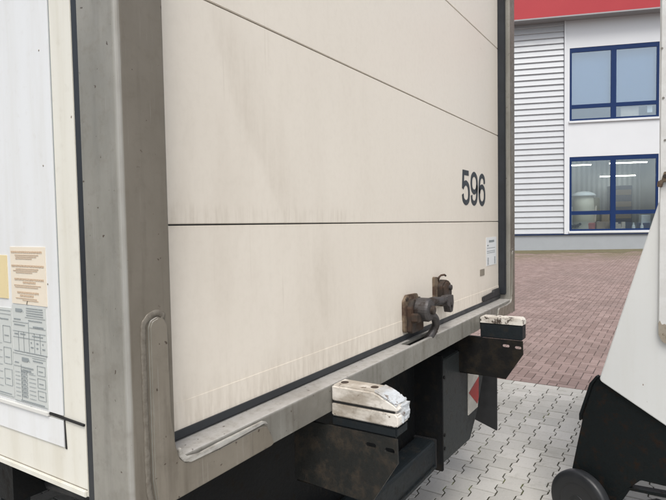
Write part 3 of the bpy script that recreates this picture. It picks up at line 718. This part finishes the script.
# ================================================================== BUILDING
FA = math.radians(-69.5); FU = Vector((math.cos(FA), math.sin(FA), 0)); FN = Vector((-FU.y, FU.x, 0))   # FN points into the building
F0_ = Vector((22.780, 2.972, 0))
RT = Matrix.Translation(F0_) @ Matrix.Rotation(FA, 4, 'Z')      # local x along the facade, y into the building, z up
BD = thing('industrial_building', 'white industrial building with red roof band, ribbed cladding and blue framed windows', 'building', tuple(F0_))
BD.rotation_euler = (0, 0, FA)
def bobj(name, bm, mat, par, bev=0, smooth=False):              # meshes given in facade coordinates
    bmesh.ops.recalc_face_normals(bm, faces=bm.faces)
    if bev: bmesh.ops.bevel(bm, geom=[e for e in bm.edges if len(e.link_faces) == 2 and e.calc_face_angle() > .5], offset=bev, segments=1, affect='EDGES', clamp_overlap=True)
    me = bpy.data.meshes.new(name); bm.to_mesh(me); bm.free(); me.materials.append(mat)
    if smooth:
        for p in me.polygons: p.use_smooth = True
    o = bpy.data.objects.new(name, me); C.objects.link(o); o.parent = par; return o
WX0, WX1 = .085, 3.295
WIN = ((1.115, 4.045), (5.455, 8.290))
# white facade skin around the window openings, continuing to the right with a second bay
holes = []; X1 = 12.0
rects = [(a, b, z0, z1) for (a, b) in ((WX0, WX1), (WX0+4.4, WX1+4.4), (WX0+8.4, WX1+8.4)) for z0, z1 in WIN]
bm = B()
prism(bm, [(-.06, 1.0), (X1, 1.0), (X1, 9.75), (-.06, 9.75)], 1, 0, .12, [[(a, z0), (b, z0), (b, z1), (a, z1)] for a, b, z0, z1 in rects])
wl = bobj('facade_wall', bm, M['fac'], BD)
bobj('edge_trim', bx(-.115, -.05, -.05, .02, 1.0, 9.7), M['fac'], BD, .005)
bobj('plinth', bx(-14, X1, .03, .3, -.3, .965), M['plinth'], BD)
bobj('drip_edge', bx(-14, X1, -.03, .05, .97, .999), M['blue'], BD)
bobj('backing_wall', bx(-14, -.06, .09, .2, 1.0, 9.75), M['fac'], BD)
bobj('fascia', prism(B(), [(-.50, 9.385), (-.50, 11.6), (.3, 11.6), (.3, 9.43)], 0, -14, X1), M['redfascia'], BD).data.materials
bobj('soffit', bx(-14, X1, -.47, .3, 9.355, 9.382), M['soffit'], BD)
bobj('fascia_lip', bx(-14, X1, -.515, -.47, 9.35, 9.40), M['soffit'], BD)
bobj('back_wall', bx(-14, X1, 12, 12.2, -.3, 11.5), M['fac'], BD); bobj('side_wall', bx(-14.1, -14.0, 0, 12, -.3, 11.5), M['fac'], BD); bobj('side_wall', bx(X1, X1+.1, 0, 12, -.3, 11.5), M['fac'], BD); bobj('roof', bx(-14, X1, .31, 12, 11.3, 11.5), M['soffit'], BD)
# cladding: single slats, each a shared mesh
cl = bobj('cladding', bx(-14, -.13, .055, .085, 1.0, 9.56), M['slat'], BD)
pitch = .2275
bm = B(); prism(bm, [(.050, .2275), (.014, .066), (.006, .036), (.012, .018), (.050, .006)], 0, -6.2, -.12); bmesh.ops.recalc_face_normals(bm, faces=bm.faces)
sm = bpy.data.meshes.new('slat'); bm.to_mesh(sm); bm.free(); sm.materials.append(M['slat'])
z = 1.0
while z < 9.4:
    o = bpy.data.objects.new('slat', sm); C.objects.link(o); o.parent = cl; o.location = (random.uniform(-.004, .004), 0, z); z += pitch
def window(x0, x1, z0, z1, zt, glass, sky_sheet, main):
    fy0, fy1 = .012, .075
    xm0, xm1 = x0+(x1-x0)*.470, x0+(x1-x0)*.530
    bm = B(); fw = .085
    box(bm, x0, x1, fy0, fy1, z1-.17, z1); box(bm, x0, x1, fy0, fy1, z0, z0+.075)
    for a, b in ((x0, x0+fw), (xm0, xm1), (x1-fw, x1)): box(bm, a, b, fy0+.002, fy1-.002, z0+.075, z1-.17)
    for a, b in ((x0+fw, xm0), (xm1, x1-fw)): box(bm, a, b, fy0+.004, fy1-.004, zt-.02, zt+.13)
    wn = bobj('window', bm, M['blue'], BD)
    # opening casement in the right half sits proud
    for a, b in ((x0+fw, xm0), (xm1, x1-fw)):
        for c, d in ((z0+.075, zt-.02), (zt+.13, z1-.17)): bobj('pane', bx(a, b, .04, .046, c, d), glass, wn)
    bobj('sill', bx(x0-.03, x1+.03, -.06, .02, z0-.085, z0-.004), M['fac'], wn, .004)
    if sky_sheet: 
        bobj('sky_sheet', bx(x0+.02, x1-.02, .20, .21, z0+(.62 if main else 0), z1-.05), M['sky_sheet'], wn)  # added blue sheet, stands in for sky reflected in the upper panes
    return wn
for i, (dx, main) in enumerate(((0, True), (4.4, False), (8.4, False))):
    for f, (z0, z1) in enumerate(WIN):
        wn = window(WX0+dx, WX1+dx, z0, z1, z0+(.66 if f == 0 else .50), M['glass'] if f == 0 else M['glassup'], f == 1, main)
        # the room behind
        y1 = 3.2
        a, b = WX0+dx-.4, WX1+dx+.38
        bobj('room_wall', bx(a, b, y1, y1+.05, z0-1.0 if f == 0 else z0-.9, z1+.35), M['stripes'] if f == 0 else M['room'], BD)
        bobj('room_wall', bx(a-.05, a, .125, y1, z0-.9, z1+.35), M['room'], BD); bobj('room_wall', bx(b, b+.05, .125, y1, z0-.9, z1+.35), M['room'], BD)
        bobj('room_ceiling', bx(a, b, .125, y1, z1+.36, z1+.40), M['room'], BD); bobj('room_floor', bx(a, b, .125, y1, z0-.06, z0-.02), M['room'], BD)
        if f == 0:
            for (lx0, lx1, ly, lz) in (((.35, 1.45, 2.3, z1-.12), (1.85, 3.3, 1.2, z1-.20), (1.85, 3.3, 2.6, z1-.62)) if main else ((.6, 2.6, 1.6, z1-.2),)):
                lm = bobj('ceiling_lamp', bx(dx+lx0, dx+lx1, ly-.06, ly+.06, lz+.03, lz+.07), M['white'], BD); bobj('tube', bx(dx+lx0+.02, dx+lx1-.02, ly-.03, ly+.03, lz-.01, lz+.028), M['lamp'], lm)
        elif main:
            bobj('paper_sheet', bx(1.98, 2.62, .12, .125, z0+.10, z0+.45), M['tan'], wn); bobj('paper_sheet', bx(2.92, 3.1, .12, .125, z0+.20, z0+.46), M['whitesheet'], wn)
# things standing inside the lower window
def inside(name, lab, cat, bm, mat, group=None, parts=(), smooth=False):
    r = thing(name, lab, cat, tuple(RT @ Vector((bm[0], bm[1], bm[2]))), group) if parts else None
    return r
def local(bm, o):
    for v in bm.verts: v.co = RT @ (v.co+Vector(o))
    return bm
z0 = WIN[0][0]-.02
t = thing('storage_tank', 'beige round tank with white domed lid behind the lower window', 'tank', tuple(RT @ Vector((.78, .75, z0))))
bm = B(); lathe(bm, [(.40, 0), (.42, .06), (.42, .5), (.41, 1.0), (.38, 1.42)], (0, 0, 0), (0, 0, 1), 28)
def wobj(name, bm, mat, par, smooth=True):
    bmesh.ops.recalc_face_normals(bm, faces=bm.faces); me = bpy.data.meshes.new(name); bm.to_mesh(me); bm.free(); me.materials.append(mat)
    for p in me.polygons: p.use_smooth = smooth
    o = bpy.data.objects.new(name, me); C.objects.link(o); o.parent = par; return o
wobj('shell', bm, M['tank'], t)
bm = B(); lathe(bm, [(.46, 1.42), (.46, 1.46), (.40, 1.53), (.22, 1.60), (.05, 1.62)], (0, 0, 0), (0, 0, 1), 28); wobj('lid', bm, M['white'], t)
bm = B(); tube(bm, smoothpath([(-.05, -.43, .35), (-.02, -.45, .8), (.12, -.44, 1.15), (.22, -.36, .7)]), .04, 8); wobj('hose', bm, M['tan'], t)
bm = B(); lathe(bm, [(.28, .4), (.30, .45), (.30, 1.30), (.27, 1.36)], (.24, -.28, 0), (0, 0, 1), 20); wobj('pump_housing', bm, M['tankd'], t)
def sitem(name, lab, cat, x, y, bm, mat, group=None):
    o = wobj(name, bm, mat, None, False); o.location = RT @ Vector((x, y, z0)); o.rotation_euler = (0, 0, FA)
    tag(o, lab, cat, group); return o
bm = B(); tube(bm, smoothpath([(-.25, 0, .03), (-.18, 0, .2), (.0, 0, .22), (.15, 0, .3), (.3, 0, .46)]), [.04, .05, .06, .06, .07]*6+[.05]*3, 8); sitem('cloth_roll', 'black bent roll lying low behind the lower window', 'roll', .45, .42, bm, M['dark'])
bm = B(); lathe(bm, [(.14, 0), (.18, .05), (.20, .30), (.16, .34)], (0, 0, 0), (0, 0, 1), 18); sitem('bucket', 'red plastic bucket beside the black roll behind the window', 'bucket', .98, .5, bm, M['pink'])
bm = box(B(), -.14, .14, -.12, .12, 0, .38); bmesh.ops.bevel(bm, geom=bm.edges[:], offset=.01, segments=1, affect='EDGES'); sitem('carton', 'dark brown carton beside the window mullion', 'box', 1.32, .45, bm, M['card'])
for x, lab in ((2.52, 'left of two small white bottles behind the lower window'), (2.82, 'right of two small white bottles behind the lower window')):
    bm = B(); lathe(bm, [(.05, 0), (.06, .02), (.06, .18), (.03, .24), (.03, .32)], (0, 0, 0), (0, 0, 1), 14); sitem('bottle', lab, 'bottle', x, .3, bm, M['white'], 'bottles behind the lower window')
bm = B()
r4 = random.Random(9)
for i in range(7):
    a, b, c = r4.uniform(-.35, .25), r4.uniform(-.1, .1), r4.uniform(0, .35); box(bm, a, a+r4.uniform(.1, .25), b, b+.15, 0, c+.1)
sitem('bag_pile', 'pale pile of packages right of the window mullion', 'packages', 2.08, .5, bm, M['tan'])
bm = B(); box(bm, -.45, .45, -.2, .2, 0, 1.9); bmesh.ops.bevel(bm, geom=bm.edges[:], offset=.02, segments=1, affect='EDGES'); cb = sitem('cabinet', 'dark blue cabinet deep in the room behind the lower window', 'cabinet', 2.6, 2.4, bm, M['blue'])
for zz in (.5, 1.0, 1.5): wobj('shelf_board', box(B(), -.40, .40, -.225, -.205, zz, zz+.22), M['card'], cb, False)
for x, y, h_, w_, mt, lab in ((1.62, .9, .75, .30, 'card', 'tall cardboard box just behind the window mullion'), (3.05, .7, .62, .34, 'white', 'white box at the right end of the lower window'), (2.95, .55, .30, .40, 'blue', 'low dark blue box in front of the white box'), (.25, .9, 1.0, .26, 'white', 'slim white box left of the beige tank'), (1.25, 1.3, 1.1, .3, 'tankd', 'olive box right of the beige tank')):
    bm = B(); box(bm, -w_/2, w_/2, -.15, .15, 0, h_); bmesh.ops.bevel(bm, geom=bm.edges[:], offset=.012, segments=1, affect='EDGES'); sitem('carton', lab, 'box', x, y, bm, M[mt])
# mossy strip along the foot of the building
bm = B(); rm = random.Random(4)
near = [(-14+.5*i, -1.6+rm.uniform(-.5, .5)) for i in range(53)]
pts = near+[(12, .03), (-14, .03)]
vs = []
for x, y in pts:
    q = RT @ Vector((x, y, 0)); vs.append(bm.verts.new((q.x, q.y, gz(q.x)+.004)))
bm.faces.new(vs)
tag(obj('moss_strip', bm, M['moss']), 'mossy gravel strip along the foot of the white building', 'ground cover', None, 'stuff')
